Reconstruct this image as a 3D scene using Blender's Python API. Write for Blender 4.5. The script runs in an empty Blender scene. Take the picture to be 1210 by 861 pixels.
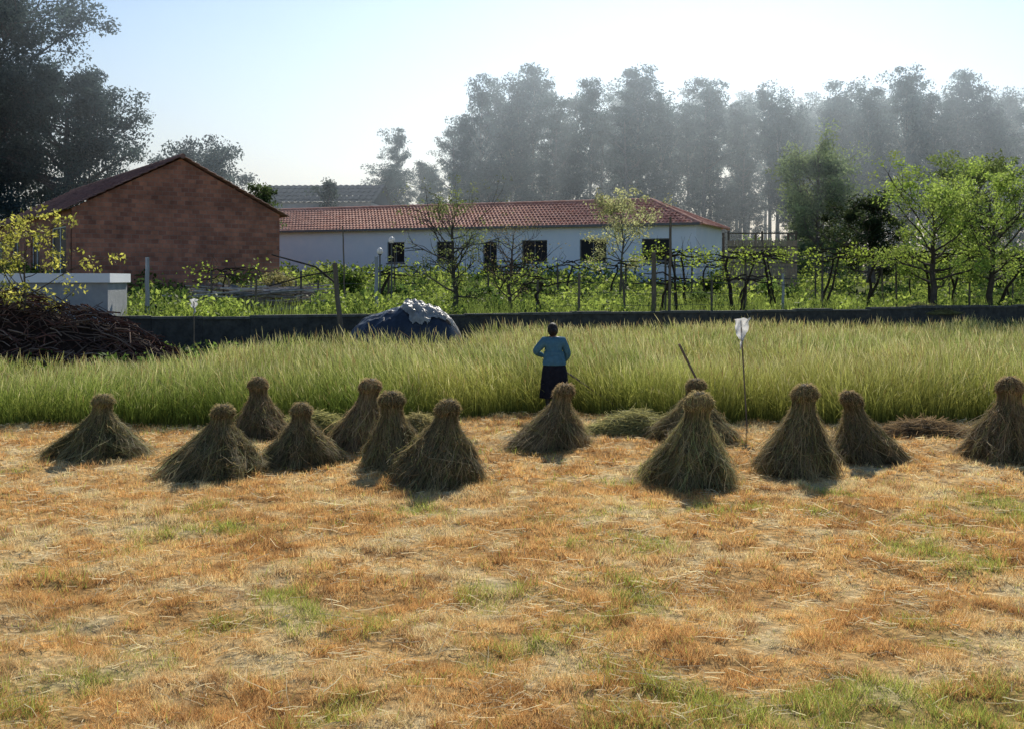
import bpy, math, numpy as np
from mathutils import Vector
R=np.random.default_rng(7)
S=bpy.context.scene
S.view_settings.view_transform='Standard'; S.view_settings.look='None'; S.view_settings.exposure=0
rad=math.radians

# ---------- helpers ----------
def vn(x,y,sc=1.0,seed=0):
    x=np.asarray(x,float)*sc+seed*17.3; y=np.asarray(y,float)*sc+seed*9.1
    xi=np.floor(x).astype(np.int64); yi=np.floor(y).astype(np.int64); fx=x-xi; fy=y-yi
    fx=fx*fx*(3-2*fx); fy=fy*fy*(3-2*fy)
    def h(a,b):
        n=(a*374761393+b*668265263+seed*982451)&0x7fffffff
        n=((n^(n>>13))*1274126177)&0x7fffffff
        return ((n^(n>>16))&0xffff)/65535.0
    return (h(xi,yi)*(1-fx)+h(xi+1,yi)*fx)*(1-fy)+(h(xi,yi+1)*(1-fx)+h(xi+1,yi+1)*fx)*fy
def fbm(x,y,sc,seed=0,o=4):
    s=0;a=1;t=0
    for i in range(o):
        s=s+a*vn(x,y,sc*2**i,seed+i); t+=a; a*=.55
    return s/t
def sm(a,b,x):
    t=np.clip((np.asarray(x,float)-a)/(b-a),0,1); return t*t*(3-2*t)
def unit(v): return v/np.maximum(np.linalg.norm(v,axis=-1,keepdims=True),1e-9)
def rdir(n,r=R): return unit(r.normal(size=(n,3)))

class MB:
    def __init__(s): s.V=[];s.F=[];s.C=[];s.n=0
    def add(s,V,F,mi=0,col=(1,1,1)):
        V=np.asarray(V,float).reshape(-1,3); F=np.asarray(F,int)
        c=np.asarray(col,float)
        if c.ndim==1: c=np.tile(c,(len(V),1))
        s.V.append(V); s.C.append(c); s.F.append((F+s.n,mi)); s.n+=len(V)
    def tube(s,P,r,k=6,mi=0,col=(1,1,1),cap=True):
        P=np.asarray(P,float); m=len(P); r=np.broadcast_to(np.asarray(r,float),(m,))
        T=unit(np.gradient(P,axis=0)); 
        ref=np.array([0,0,1.]) if abs(T[0][2])<.8 else np.array([0,1.,0])
        A=unit(np.cross(T,ref)); B=np.cross(T,A)
        a=np.arange(k)*2*math.pi/k
        V=P[:,None,:]+r[:,None,None]*(np.cos(a)[None,:,None]*A[:,None,:]+np.sin(a)[None,:,None]*B[:,None,:])
        F=[]
        for i in range(m-1):
            for j in range(k):
                F.append((i*k+j,i*k+(j+1)%k,(i+1)*k+(j+1)%k,(i+1)*k+j))
        V=V.reshape(-1,3)
        s.add(V,F,mi,col)
        if cap:
            for i,idx in ((0,0),(m-1,(m-1)*k)):
                Vc=np.vstack([V[idx:idx+k],P[i]]); s.add(Vc,[(k,j,(j+1)%k) for j in range(k)],mi,col)
    def box(s,lo,hi,mi=0,col=(1,1,1)):
        x0,y0,z0=lo;x1,y1,z1=hi
        V=[(x0,y0,z0),(x1,y0,z0),(x1,y1,z0),(x0,y1,z0),(x0,y0,z1),(x1,y0,z1),(x1,y1,z1),(x0,y1,z1)]
        s.add(V,[(0,3,2,1),(4,5,6,7),(0,1,5,4),(1,2,6,5),(2,3,7,6),(3,0,4,7)],mi,col)
    def leaves(s,C,size,col,mi=0,r=R,asp=.5,droop=0):
        n=len(C); u=rdir(n,r)
        if droop: u[:,2]-=droop; u=unit(u)
        w=unit(np.cross(u,rdir(n,r))); sz=(np.asarray(size)*(.6+.7*r.random(n)))[:,None]
        V=np.stack([C-u*sz,C+w*sz*asp,C+u*sz,C-w*sz*asp],1)
        F=np.arange(4*n).reshape(n,4)
        s.add(V,F,mi,np.repeat(col,4,axis=0))
    def ribbons(s,P,W,side,col,mi=0):
        n,k,_=P.shape; W=np.broadcast_to(W,(n,k))
        V=np.stack([P-side[:,None,:]*W[:,:,None],P+side[:,None,:]*W[:,:,None]],2)
        b=(np.arange(n)*2*k)[:,None]+ (np.arange(k-1)*2)[None,:]
        F=np.stack([b,b+1,b+3,b+2],-1).reshape(-1,4)
        if col.ndim==2: c=np.repeat(col,2*k,axis=0)
        else: c=np.repeat(col.reshape(n*k,3),2,axis=0)
        s.add(V,F,mi,c)
    def tris(s,V,col,mi=0):
        n=len(V); s.add(V,np.arange(3*n).reshape(n,3),mi,np.repeat(col,3,axis=0) if col.ndim==2 else col.reshape(-1,3))
    def mesh(s,name,mats,smooth=False):
        me=bpy.data.meshes.new(name)
        V=np.concatenate(s.V); C=np.concatenate(s.C)
        me.vertices.add(len(V)); me.vertices.foreach_set('co',V.astype(np.float32).ravel())
        L=np.concatenate([f.ravel() for f,_ in s.F]); tot=np.concatenate([np.full(len(f),f.shape[1]) for f,_ in s.F])
        mi=np.concatenate([np.full(len(f),m) for f,m in s.F])
        st=np.concatenate([[0],np.cumsum(tot)[:-1]])
        me.loops.add(len(L)); me.loops.foreach_set('vertex_index',L.astype(np.int32))
        me.polygons.add(len(tot)); me.polygons.foreach_set('loop_start',st.astype(np.int32))
        me.polygons.foreach_set('loop_total',tot.astype(np.int32))
        me.polygons.foreach_set('material_index',mi.astype(np.int32))
        me.polygons.foreach_set('use_smooth',np.full(len(tot),bool(smooth)))
        a=me.color_attributes.new('Col','FLOAT_COLOR','POINT')
        a.data.foreach_set('color',np.hstack([C,np.ones((len(C),1))]).astype(np.float32).ravel())
        for m in mats: me.materials.append(m)
        me.update(calc_edges=True)
        return me
    def build(s,name,mats,loc=(0,0,0),rot=0,smooth=False,parent=None):
        o=bpy.data.objects.new(name,s.mesh(name,mats,smooth)); S.collection.objects.link(o)
        o.location=loc; o.rotation_euler=(0,0,rot)
        if parent: o.parent=parent
        return o
def empty(name,loc=(0,0,0),rot=0):
    e=bpy.data.objects.new(name,None); S.collection.objects.link(e); e.location=loc; e.rotation_euler=(0,0,rot); e.empty_display_size=.3; return e

# ---------- materials ----------
def newmat(name):
    m=bpy.data.materials.new(name); m.use_nodes=True; nt=m.node_tree; nt.nodes.clear(); return m,nt,nt.nodes,nt.links
def attr_mat(name,trans=0.0,rough=.8,spec=.2,noise=None,bump=0):
    m,nt,N,L=newmat(name); out=N.new('ShaderNodeOutputMaterial')
    at=N.new('ShaderNodeAttribute'); at.attribute_name='Col'; c=at.outputs['Color']
    p=N.new('ShaderNodeBsdfPrincipled'); p.inputs['Roughness'].default_value=rough; p.inputs['Specular IOR Level'].default_value=spec
    if noise:
        tc=N.new('ShaderNodeTexCoord'); no=N.new('ShaderNodeTexNoise'); no.inputs['Scale'].default_value=noise[0]; no.inputs['Detail'].default_value=8
        L.new(tc.outputs['Object'],no.inputs['Vector'])
        mr=N.new('ShaderNodeMapRange'); mr.inputs['From Min'].default_value=.3; mr.inputs['From Max'].default_value=.7; mr.inputs['To Min'].default_value=noise[1]; mr.inputs['To Max'].default_value=noise[2]
        L.new(no.outputs['Fac'],mr.inputs['Value'])
        vm=N.new('ShaderNodeVectorMath'); vm.operation='SCALE'; L.new(c,vm.inputs[0]); L.new(mr.outputs[0],vm.inputs['Scale']); c=vm.outputs[0]
        if bump:
            b=N.new('ShaderNodeBump'); b.inputs['Strength'].default_value=bump; b.inputs['Distance'].default_value=.05; L.new(no.outputs['Fac'],b.inputs['Height']); L.new(b.outputs[0],p.inputs['Normal'])
    L.new(c,p.inputs['Base Color'])
    if trans>0:
        t=N.new('ShaderNodeBsdfTranslucent'); L.new(c,t.inputs['Color'])
        mx=N.new('ShaderNodeMixShader'); mx.inputs[0].default_value=trans; L.new(p.outputs[0],mx.inputs[1]); L.new(t.outputs[0],mx.inputs[2]); L.new(mx.outputs[0],out.inputs[0])
    else: L.new(p.outputs[0],out.inputs[0])
    return m
def noise_mat(name,c1,c2,scale=5,rough=.8,bump=.3,spec=.3,stretch=(1,1,1)):
    m,nt,N,L=newmat(name); out=N.new('ShaderNodeOutputMaterial')
    p=N.new('ShaderNodeBsdfPrincipled'); p.inputs['Roughness'].default_value=rough; p.inputs['Specular IOR Level'].default_value=spec
    tc=N.new('ShaderNodeTexCoord'); mp=N.new('ShaderNodeMapping'); mp.inputs['Scale'].default_value=stretch
    no=N.new('ShaderNodeTexNoise'); no.inputs['Scale'].default_value=scale; no.inputs['Detail'].default_value=9; no.inputs['Roughness'].default_value=.65
    L.new(tc.outputs['Object'],mp.inputs[0]); L.new(mp.outputs[0],no.inputs['Vector'])
    cr=N.new('ShaderNodeValToRGB'); cr.color_ramp.elements[0].position=.3; cr.color_ramp.elements[1].position=.7
    cr.color_ramp.elements[0].color=(*c1,1); cr.color_ramp.elements[1].color=(*c2,1)
    L.new(no.outputs['Fac'],cr.inputs[0]); L.new(cr.outputs[0],p.inputs['Base Color'])
    b=N.new('ShaderNodeBump'); b.inputs['Strength'].default_value=bump; b.inputs['Distance'].default_value=.03; L.new(no.outputs['Fac'],b.inputs['Height']); L.new(b.outputs[0],p.inputs['Normal'])
    L.new(p.outputs[0],out.inputs[0]); return m
def brick_mat():
    m,nt,N,L=newmat('terracotta_brick'); out=N.new('ShaderNodeOutputMaterial'); p=N.new('ShaderNodeBsdfPrincipled'); p.inputs['Roughness'].default_value=.9
    tc=N.new('ShaderNodeTexCoord'); sx=N.new('ShaderNodeSeparateXYZ'); ad=N.new('ShaderNodeMath'); cb=N.new('ShaderNodeCombineXYZ')
    L.new(tc.outputs['Object'],sx.inputs[0]); L.new(sx.outputs[0],ad.inputs[0]); L.new(sx.outputs[1],ad.inputs[1]); L.new(ad.outputs[0],cb.inputs[0]); L.new(sx.outputs[2],cb.inputs[1])
    br=N.new('ShaderNodeTexBrick'); br.inputs['Scale'].default_value=1; br.inputs['Brick Width'].default_value=.34; br.inputs['Row Height'].default_value=.20; br.inputs['Mortar Size'].default_value=.012; br.inputs['Bias'].default_value=-.1
    br.inputs['Color1'].default_value=(.46,.19,.12,1); br.inputs['Color2'].default_value=(.25,.10,.07,1); br.inputs['Mortar'].default_value=(.30,.20,.155,1)
    L.new(cb.outputs[0],br.inputs['Vector'])
    no=N.new('ShaderNodeTexNoise'); no.inputs['Scale'].default_value=.9; no.inputs['Detail'].default_value=10; no.inputs['Roughness'].default_value=.7; L.new(tc.outputs['Object'],no.inputs['Vector'])
    mr=N.new('ShaderNodeMapRange'); mr.inputs['From Min'].default_value=.3; mr.inputs['From Max'].default_value=.7; mr.inputs['To Min'].default_value=.5; mr.inputs['To Max'].default_value=1.4
    L.new(no.outputs['Fac'],mr.inputs['Value']); vm=N.new('ShaderNodeVectorMath'); vm.operation='SCALE'; L.new(br.outputs['Color'],vm.inputs[0]); L.new(mr.outputs[0],vm.inputs['Scale'])
    L.new(vm.outputs[0],p.inputs['Base Color']); b=N.new('ShaderNodeBump'); b.inputs['Strength'].default_value=.6; b.inputs['Distance'].default_value=.02; b.invert=True
    L.new(br.outputs['Fac'],b.inputs['Height']); L.new(b.outputs[0],p.inputs['Normal']); L.new(p.outputs[0],out.inputs[0]); return m

M_leaf=attr_mat('leaf',.6,.6,.25); M_far=attr_mat('distant_leaf',.5,.9,.0); M_bark=attr_mat('bark',0,.95,.1,(6,.6,1.4),.5)
M_straw=attr_mat('straw',.5,.7,.2); M_stack=attr_mat('hay',.38,.7,.25); M_ground=attr_mat('mown_field',0,.95,.05,(14,.5,1.4),.8)
M_grass=attr_mat('rye_grass',.5,.6,.15); M_soil=attr_mat('garden_soil',0,.95,.05,(3,.5,1.4),.6)
M_wood=noise_mat('weathered_wood',(.10,.075,.055),(.22,.18,.14),6,.85,.4,.2,(6,6,.6))
M_white=noise_mat('white_plaster',(.80,.85,.90),(.90,.92,.94),1.2,.85,.1)
M_conc=noise_mat('concrete',(.26,.28,.30),(.40,.41,.42),3,.9,.5)
M_wall=noise_mat('stone_wall',(.03,.03,.03),(.10,.095,.085),4,.95,1.0)
M_tile=noise_mat('roof_tile',(.46,.20,.14),(.70,.40,.30),1.6,.85,.3)
M_tileold=noise_mat('old_roof_tile',(.15,.085,.07),(.34,.19,.15),1.4,.9,.3)
M_glass=noise_mat('dark_glass',(.010,.011,.013),(.018,.020,.024),1,.45,0,.2)
M_frame=noise_mat('window_frame',(.14,.13,.13),(.22,.21,.20),3,.6,.1)
M_brick=brick_mat()
M_wire=noise_mat('wire',(.08,.08,.08),(.15,.15,.15),3,.6,.1)
M_tarp=noise_mat('blue_tarpaulin',(.006,.009,.017),(.020,.030,.052),4,.38,.9,.5)
M_plastic=attr_mat('plastic_sheet',.4,.35,.5,(8,.7,1.15),.4)

# ---------- terrain ----------
def wallY(x): return 31+(np.asarray(x,float)+11.3)*.30
def terr(x,y):
    s=np.asarray(y,float)-wallY(x); return .95+1.6*sm(0,36,s)+.08*(vn(x,y,.5,3)-.5)
def front(x): 
    x=np.asarray(x,float); return 18.0+1.9*np.exp(-((x-.9)/2.3)**2)+.7*(vn(x,0*x,.8,5)-.5)+.35*(vn(x,0*x,2.8,6)-.5)+.5*sm(5,8,x)
def back(x):
    x=np.asarray(x,float); w=wallY(x)-.5
    return np.where(x<-6.5,22.8,np.where(x<-.9,np.minimum(w,27.0),w))
def zf(x,y): return (fbm(x,y,1.6,41,4)-.5)*.08+(fbm(x,y,4.2,44,2)-.5)*.07
def greenmask(x,y):
    g=fbm(x,y,1.3,21,5); bias=.20*sm(9.5,6,y)*sm(-1.5,2.5,x)-.02
    return sm(.58,.82,g+bias)
def straw_col(x,y,n):
    t=fbm(x,y,2.2,11,4); b=fbm(x,y,.5,31,3); q=fbm(x,y*.7,6,35,3)
    A=np.array([.93,.60,.245]); B=np.array([.97,.76,.42]); D=np.array([.52,.28,.10])
    c=A+(B-A)*sm(.42,.75,t)[:,None]; c=c+(D-c)*(.40*sm(.46,.28,t))[:,None]; c=c+(D-c)*(.75*sm(.46,.28,q))[:,None]; c=c*(.90+.22*b)[:,None]  # fine dark spots from q paint shadow gaps between the stubble
    return c
def axis(lo,hi,step,ext,n=14):
    a=np.arange(lo,hi,step); g=np.geomspace(step*3,ext,n); return np.concatenate([lo-g[::-1],a,hi+g])
xs=axis(-13,13,.1,1600,16); ys=axis(3,24,.1,1800,16)
X,Y=np.meshgrid(xs,ys); x=X.ravel(); y=Y.ravel()
fine=(sm(60,20,np.abs(x))*sm(60,24,y))
z=zf(x,y)*fine
c=straw_col(x,y,len(x))*.56; g=greenmask(x,y)[:,None]*.5; c=c*(1-g)+np.array([.20,.20,.06])*g
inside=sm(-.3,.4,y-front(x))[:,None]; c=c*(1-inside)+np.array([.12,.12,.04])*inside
nx,ny=len(xs),len(ys); i=np.arange(nx-1)[None,:]+np.arange(ny-1)[:,None]*nx; i=i.ravel()
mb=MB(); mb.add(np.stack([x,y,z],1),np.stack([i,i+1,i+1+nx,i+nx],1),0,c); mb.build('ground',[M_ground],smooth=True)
xs=np.concatenate([[-900,-300,-120],np.arange(-60,80,1.0),[120,300,900]]); ss=np.concatenate([np.arange(0,60,1.0),[70,90,120,200,400,1500]])
X,Sg=np.meshgrid(xs,ss); x=X.ravel(); y=wallY(np.clip(x,-60,90))+Sg.ravel()+.12; z=terr(np.clip(x,-60,90),y)
t=fbm(x,y,.35,8,3); c=np.array([.06,.06,.03])+(np.array([.13,.17,.045])-np.array([.06,.06,.03]))*sm(.35,.6,t)[:,None]
nx,ny=len(xs),len(ss); i=(np.arange(nx-1)[None,:]+np.arange(ny-1)[:,None]*nx).ravel()
mb=MB(); mb.add(np.stack([x,y,z],1),np.stack([i,i+1,i+1+nx,i+nx],1),0,c); mb.build('garden_ground',[M_soil],smooth=True)

# ---------- stubble ----------
def stubble(n,y0,y1,marg,h,w,nb):
    y=y0+(y1-y0)*R.random(n)**.9; x=(R.random(n)*2-1)*(y*.48+marg)
    k=(y<front(x)+.1); x=x[k];y=y[k]
    dens=fbm(x,y,5,51,3); k=R.random(len(x))<(.55+.8*sm(.3,.55,dens)); x=x[k];y=y[k]
    n=len(x); g=greenmask(x,y); zt=zf(x,y)
    tc=straw_col(x,y,n)
    cx=np.repeat(x,nb)+R.normal(size=n*nb)*.022; cy=np.repeat(y,nb)+R.normal(size=n*nb)*.022; cz=np.repeat(zt,nb)
    N=n*nb; isg=R.random(N)<np.repeat(g*.50+.02,nb)
    c=np.repeat(tc,nb,axis=0)*(.65+.55*R.random((N,1)))
    gc=np.array([.46,.52,.11])*(.6+.7*R.random((N,1))); c=np.where(isg[:,None],gc,c); c=np.clip(c,0,.96)
    hh=h*(.4+R.random(N))*(1+.5*isg)*np.repeat(.5+1.1*sm(.3,.65,fbm(x,y,5,51,3)),nb)
    a=R.random(N)*6.283; ln=(.35+.95*R.random(N))
    B=np.stack([cx,cy,cz-.008],1); d=np.stack([np.cos(a)*ln,np.sin(a)*ln,np.ones(N)],1); T=B+unit(d)*hh[:,None]
    T[:,2]=np.maximum(T[:,2],B[:,2]+.012)
    s=np.stack([-np.sin(a),np.cos(a),0*a],1); s[:,0]+=R.normal(size=N)*.8; s=unit(s)*(w*(.6+.8*R.random((N,1))))
    return np.stack([B-s,B+s,T],1),c
mb=MB()
for args in ((26000,4.6,8.5,.8,.045,.0026,11),(32000,8.5,13.0,1.2,.05,.0038,9),(22000,13.0,20.2,1.5,.055,.0058,8)):
    V,c=stubble(*args); mb.tris(V,c)
mb.build('stubble_grass',[M_straw])
n=30000; y=4.6+15*R.random(n)**1.1; x=(R.random(n)*2-1)*(y*.48+1); k=y<front(x)+.2; x=x[k];y=y[k]; n=len(x)
dn=fbm(x,y,2.6,61,3); k=R.random(n)<.15+sm(.45,.75,dn); x=x[k];y=y[k];n=len(x)
a=R.random(n)*6.283; L=.02+.06*R.random(n)+.12*(R.random(n)<.05); z=zf(x,y)+.015+.03*R.random(n)
d=np.stack([np.cos(a),np.sin(a),R.normal(size=n)*.2],1); P0=np.stack([x,y,z],1)
bend=rdir(n)*.3; P=np.stack([P0-d*L[:,None],P0+bend*L[:,None]*np.array([1,1,.4]),P0+d*L[:,None]],1)
sd=unit(np.cross(d,rdir(n))); c=np.clip(np.array([.96,.82,.52])*(.6+.5*R.random((n,1))),0,.95)
mb=MB(); mb.ribbons(P,(.0011+.0002*y)[:,None],sd,c); mb.build('loose_straw',[M_straw])

# ---------- tall rye grass ----------
def tall(n,f0,f1,w,kind):
    y=17.3+24*R.random(n); x=(R.random(n)*2-1)*(y*.5+2.5); fr=front(x); bk=back(x)
    k=(y>fr+f0)&(y<np.minimum(fr+f1,bk)); x=x[k];y=y[k]; n=len(x)
    leafy=kind==1
    patch=fbm(x,y,.7,71,5); h=(.60+.60*patch)*(.70+.50*R.random(n))*(1-.22*sm(-5,-8,x))
    h*=np.where(y-front(x)<.35,.55+.45*R.random(n),1)
    if kind==2: h*=1.12
    a=R.random(n)*6.283; ln=(.06+.24*R.random(n)+.45*(R.random(n)<.16))
    wv=fbm(x,y,.5,75,3)-.5; dx=np.cos(a)*ln-.05+wv*.7; dy=np.sin(a)*ln-.05
    if leafy: h*=.35+.5*R.random(n); dx*=2.2; dy*=2.2
    ts=np.array([0,.35,.7,.88,1.0]); P=np.zeros((n,5,3)); q=ts**2
    P[:,:,0]=x[:,None]+dx[:,None]*h[:,None]*q; P[:,:,1]=y[:,None]+dy[:,None]*h[:,None]*q; P[:,:,2]=h[:,None]*(ts-.12*q*(ln[:,None]*2))
    W=np.array([.8,1.3,1.1,.7,.1]) if leafy else (np.array([.7,.6,.45,.85,.2]) if kind==0 else np.array([.5,.45,.4,1.3,.3]))
    W=W[None,:]*(w*(1+(y-18)*.045)*(.7+.6*R.random(n)))[:,None]
    yel=sm(.38,.72,fbm(x,y,.35,81,4))
    lo=np.array([.12,.145,.032]); G=np.array([.22,.315,.055]); Yc=np.array([.42,.41,.095]); tip=np.array([.44,.44,.17])  # lo darkens the blade foot, shade painted into the grass colour
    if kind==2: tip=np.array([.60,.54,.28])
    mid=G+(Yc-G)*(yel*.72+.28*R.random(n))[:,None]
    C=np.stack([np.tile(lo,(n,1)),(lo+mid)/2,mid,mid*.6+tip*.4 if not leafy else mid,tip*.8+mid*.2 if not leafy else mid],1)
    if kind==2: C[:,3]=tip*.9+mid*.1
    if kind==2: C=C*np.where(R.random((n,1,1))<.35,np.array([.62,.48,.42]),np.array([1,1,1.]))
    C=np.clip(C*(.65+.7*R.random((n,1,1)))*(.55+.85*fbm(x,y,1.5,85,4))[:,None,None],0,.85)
    sa=R.random(n)*6.283; sd=np.stack([np.cos(sa),np.sin(sa)*.6,0*sa],1)
    return P,W,unit(sd),C
mb=MB()
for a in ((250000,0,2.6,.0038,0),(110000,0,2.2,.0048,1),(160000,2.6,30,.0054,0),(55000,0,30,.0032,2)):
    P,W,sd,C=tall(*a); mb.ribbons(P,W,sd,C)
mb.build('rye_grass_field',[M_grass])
n=30000; x=-17+17*R.random(n); y=22+10*R.random(n); k=(y>back(x)-.3)&(y<wallY(x)-.1); x=x[k];y=y[k];n=len(x)
h=(.15+.75*fbm(x,y,.8,91,3)); C=np.stack([x,y,h*R.random(n)],1)+R.normal(size=(n,3))*.03
mb=MB(); mb.leaves(C,.07,np.clip(np.array([.14,.22,.045])*(.5+R.random((n,1))),0,1)); mb.build('wild_weeds',[M_leaf])

# ---------- hay stacks ----------
def haystack(x,y,H,w,off=0,seed=0):
    r=np.random.default_rng(100+seed); Rb=w/2*1.0; tn=.77+r.uniform(-.03,.02); rn=.098*(H/.95)**.5; rh=rn*r.uniform(1.24,1.46)
    ph=r.random(4)*6.28; ns=r.integers(4,7); pw=r.uniform(1.0,1.35); offy=r.uniform(-.05,.05)
    def prof(t,th):
        lob=1+.12*np.cos(ns*th+ph[0])*(1-t)+.15*np.cos(2*th+ph[1])*(1-t)+.07*np.cos(9*th+ph[2])*(1-t)+.05*np.sin(6*t*3+3*th)
        low=rn+(Rb*lob-rn)*np.clip(1-t/tn,0,1)**pw
        u=np.clip((t-tn)/(1-tn),0,1); hd=(rn+(rh-rn)*sm(0,.38,u))*(1+.09*np.cos(3*th+ph[3])); hd=hd*np.sqrt(np.clip(1-(np.maximum(u-.30,0)/.71)**2.0,0,1))
        return np.where(t<tn,low,hd)
    def cen(t): return np.stack([off*t**.8,offy*t,0*t],-1)
    def pos(t,th,k=1.0):
        t=np.asarray(t,float)+0*th; rr=prof(t,th)*k; c=cen(t); return np.stack([c[...,0]+np.cos(th)*rr,c[...,1]+np.sin(th)*rr,t*H],-1)
    mb=MB()
    ts=np.concatenate([np.linspace(0,tn,12),np.linspace(tn,1,10)[1:]]); K=36; th=np.arange(K)*2*math.pi/K
    T,TH=np.meshgrid(ts,th,indexing='ij'); V=pos(T.ravel(),TH.ravel(),.90)
    F=[(a*K+b,a*K+(b+1)%K,(a+1)*K+(b+1)%K,(a+1)*K+b) for a in range(len(ts)-1) for b in range(K)]
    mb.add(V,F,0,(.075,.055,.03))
    def strands(n,t0,t1,jit,wd,cA,flare=0,curl=.22,wob=.006):
        th0=r.random(n)*6.283; ta=t0[0]+(t0[1]-t0[0])*r.random(n); tb=t1[0]+(t1[1]-t1[0])*r.random(n)
        k=6; s=np.linspace(0,1,k)[None,:]; T=ta[:,None]+(tb-ta)[:,None]*s
        TH=th0[:,None]+(r.normal(size=n)*curl)[:,None]*s+r.normal(size=(n,k))*.02
        kk=1+np.abs(r.normal(size=n))[:,None]*jit*(1-.5*T)
        P=pos(T,TH,kk); 
        if flare:
            out=np.stack([np.cos(TH),np.sin(TH),0*TH],-1); fl=(flare*r.random(n)**2)[:,None,None]*((1-s)**2)[:,:,None]; P=P+out*fl
        P=P+r.normal(size=P.shape)*wob; P[:,:,2]=np.maximum(P[:,:,2],.004)
        sd=np.stack([-np.sin(th0),np.cos(th0),0*th0],1); sd=unit(sd+.6*rdir(n,r))
        clump=.55+.9*vn(th0*3,ta*4,1,seed+200)
        c=np.array(cA)[None,:]*(.30+1.15*r.random((n,1)))*clump[:,None]; gr=(r.random((n,1))<.3); c=np.where(gr,c*np.array([.82,1.02,.75]),c)
        W=wd*np.array([.5,1,1,1,.8,.4])[None,:]*(.6+.8*r.random((n,1)))
        mb.ribbons(P,W,sd,np.clip(c,0,1))
    cA=np.array([.315,.235,.125])*r.uniform(.85,1.12)*np.array([1,r.uniform(.97,1.08),1])
    strands(3200,(0,.35),(.4,.82),.08,.0036,cA,.08)
    strands(900,(0,.05),(.75,.84),.05,.0038,cA*1.1,.05)
    strands(1500,(0,.6),(.15,.75),.22,.003,cA*1.3,.09,.6,.014)
    strands(900,(.70,.84),(.88,.985),.16,.0034,cA*1.1,0,.5,.010)
    s=np.array([0,.5,1.])
    def tufts(n,tr,dz,Lr,cm,dr):
        th=r.random(n)*6.283; t0=tr[0]+(tr[1]-tr[0])*r.random(n); P0=pos(t0,th,1); d=np.stack([np.cos(th)*.8,np.sin(th)*.8,dz[0]+dz[1]*r.random(n)],1)+.6*rdir(n,r)
        Ls=Lr[0]+Lr[1]*r.random(n); P=P0[:,None,:]+unit(d)[:,None,:]*Ls[:,None,None]*s[None,:,None]; P[:,2,2]-=Ls*dr
        mb.ribbons(P,np.array([1,.8,.2])[None,:]*.0028,unit(rdir(n,r)),np.clip(np.array([cA*cm])*(.6+.7*r.random((n,1))),0,1))
    tufts(700,(.80,.998),(.0,.9),(.02,.06),1.9,.4)
    tufts(900,(.05,.75),(-.6,1.0),(.02,.08),1.7,.3)
    n=600; th=r.random(n)*6.283; P0=pos(0*th+.02,th,.9+.28*r.random(n)); a=th+r.normal(size=n)*.7; Ls=.04+.14*r.random(n)
    d=np.stack([np.cos(a),np.sin(a),-.05+.1*r.random(n)],1); P=P0[:,None,:]+d[:,None,:]*Ls[:,None,None]*s[None,:,None]; P[:,:,2]=np.maximum(P[:,:,2],.02)
    mb.ribbons(P,np.array([1,.9,.3])[None,:]*.0032,unit(rdir(n,r)),np.clip(np.array([cA*1.6])*(.5+.8*r.random((n,1))),0,1))
    th=np.linspace(0,2*math.pi,25); Pt=pos(0*th+tn,th,1.0); Pt[:,2]+=.012*np.sin(3*th); mb.tube(Pt,.010,6,0,tuple(cA*.9),cap=False)
    return mb.build('haystack',[M_stack],loc=(x,y,0))
ST=[(-5.65,15.0,.84,1.18,.08),(-3.70,13.57,.86,1.22,.13),(-3.81,16.7,.92,.80,-.05),(-2.76,14.4,.79,.93,0),(-2.16,15.6,1.0,.85,.16),
(-1.50,14.05,.98,.82,-.04),(-.93,13.1,.98,1.13,.18),(.50,15.84,.91,1.16,.27),(2.66,16.4,.93,1.25,.08),(2.05,13.0,1.08,1.07,.17),(3.51,13.7,1.11,1.02,.14),(4.82,14.7,.92,1.0,-.34),(6.66,14.8,1.10,1.0,.03)]
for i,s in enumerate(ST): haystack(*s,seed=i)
def heap(x,y,w,dp,h,col,name,seed,z0=0):
    r=np.random.default_rng(seed); n=2600; a=r.random(n)*6.283; q=np.sqrt(r.random(n)); lx=np.cos(a)*q*w/2; ly=np.sin(a)*q*dp/2
    z=h*(1-q**2)*(.6+.4*vn(lx+9,ly+9,3,seed))*r.random(n)**.4; P0=np.stack([lx,ly,z+.01],1); d=np.stack([r.normal(size=n),r.normal(size=n)*.6,r.normal(size=n)*.22-.1],1); d=unit(d); L=.08+.14*r.random(n)
    s=np.array([-1,0,1.]); P=P0[:,None,:]+d[:,None,:]*L[:,None,None]*s[None,:,None]; P[:,1,2]+=.02; P[:,:,2]=np.maximum(P[:,:,2],.005)
    mb=MB(); mb.ribbons(P,np.array([.6,1,.3])[None,:]*.005,unit(rdir(n,r)),np.clip(np.array([col])*(.45+.9*r.random((n,1))),0,1))
    K=20;th=np.arange(K)*6.283/K; V=[];F=[]
    for j,q in enumerate((1,.75,.5,.25,.02)):
        for t in th: V.append((math.cos(t)*q*w/2*.95,math.sin(t)*q*dp/2*.95,h*.75*(1-q*q)))
    for j in range(4):
        for k in range(K): F.append((j*K+k,j*K+(k+1)%K,(j+1)*K+(k+1)%K,(j+1)*K+k))
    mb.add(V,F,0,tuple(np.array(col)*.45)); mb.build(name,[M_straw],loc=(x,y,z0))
heap(-3.15,17.5,1.1,.8,.36,(.46,.44,.17),'cut_grass_heap',1)
heap(-1.55,17.2,1.0,.7,.32,(.46,.40,.18),'cut_grass_heap',2)
heap(1.95,17.2,1.7,.9,.38,(.46,.43,.18),'cut_grass_heap',3)
heap(6.35,17.0,1.6,.8,.28,(.34,.24,.13),'cut_grass_heap',4)
heap(4.4,15.9,.8,.6,.16,(.50,.37,.18),'cut_grass_heap',5)

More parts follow.
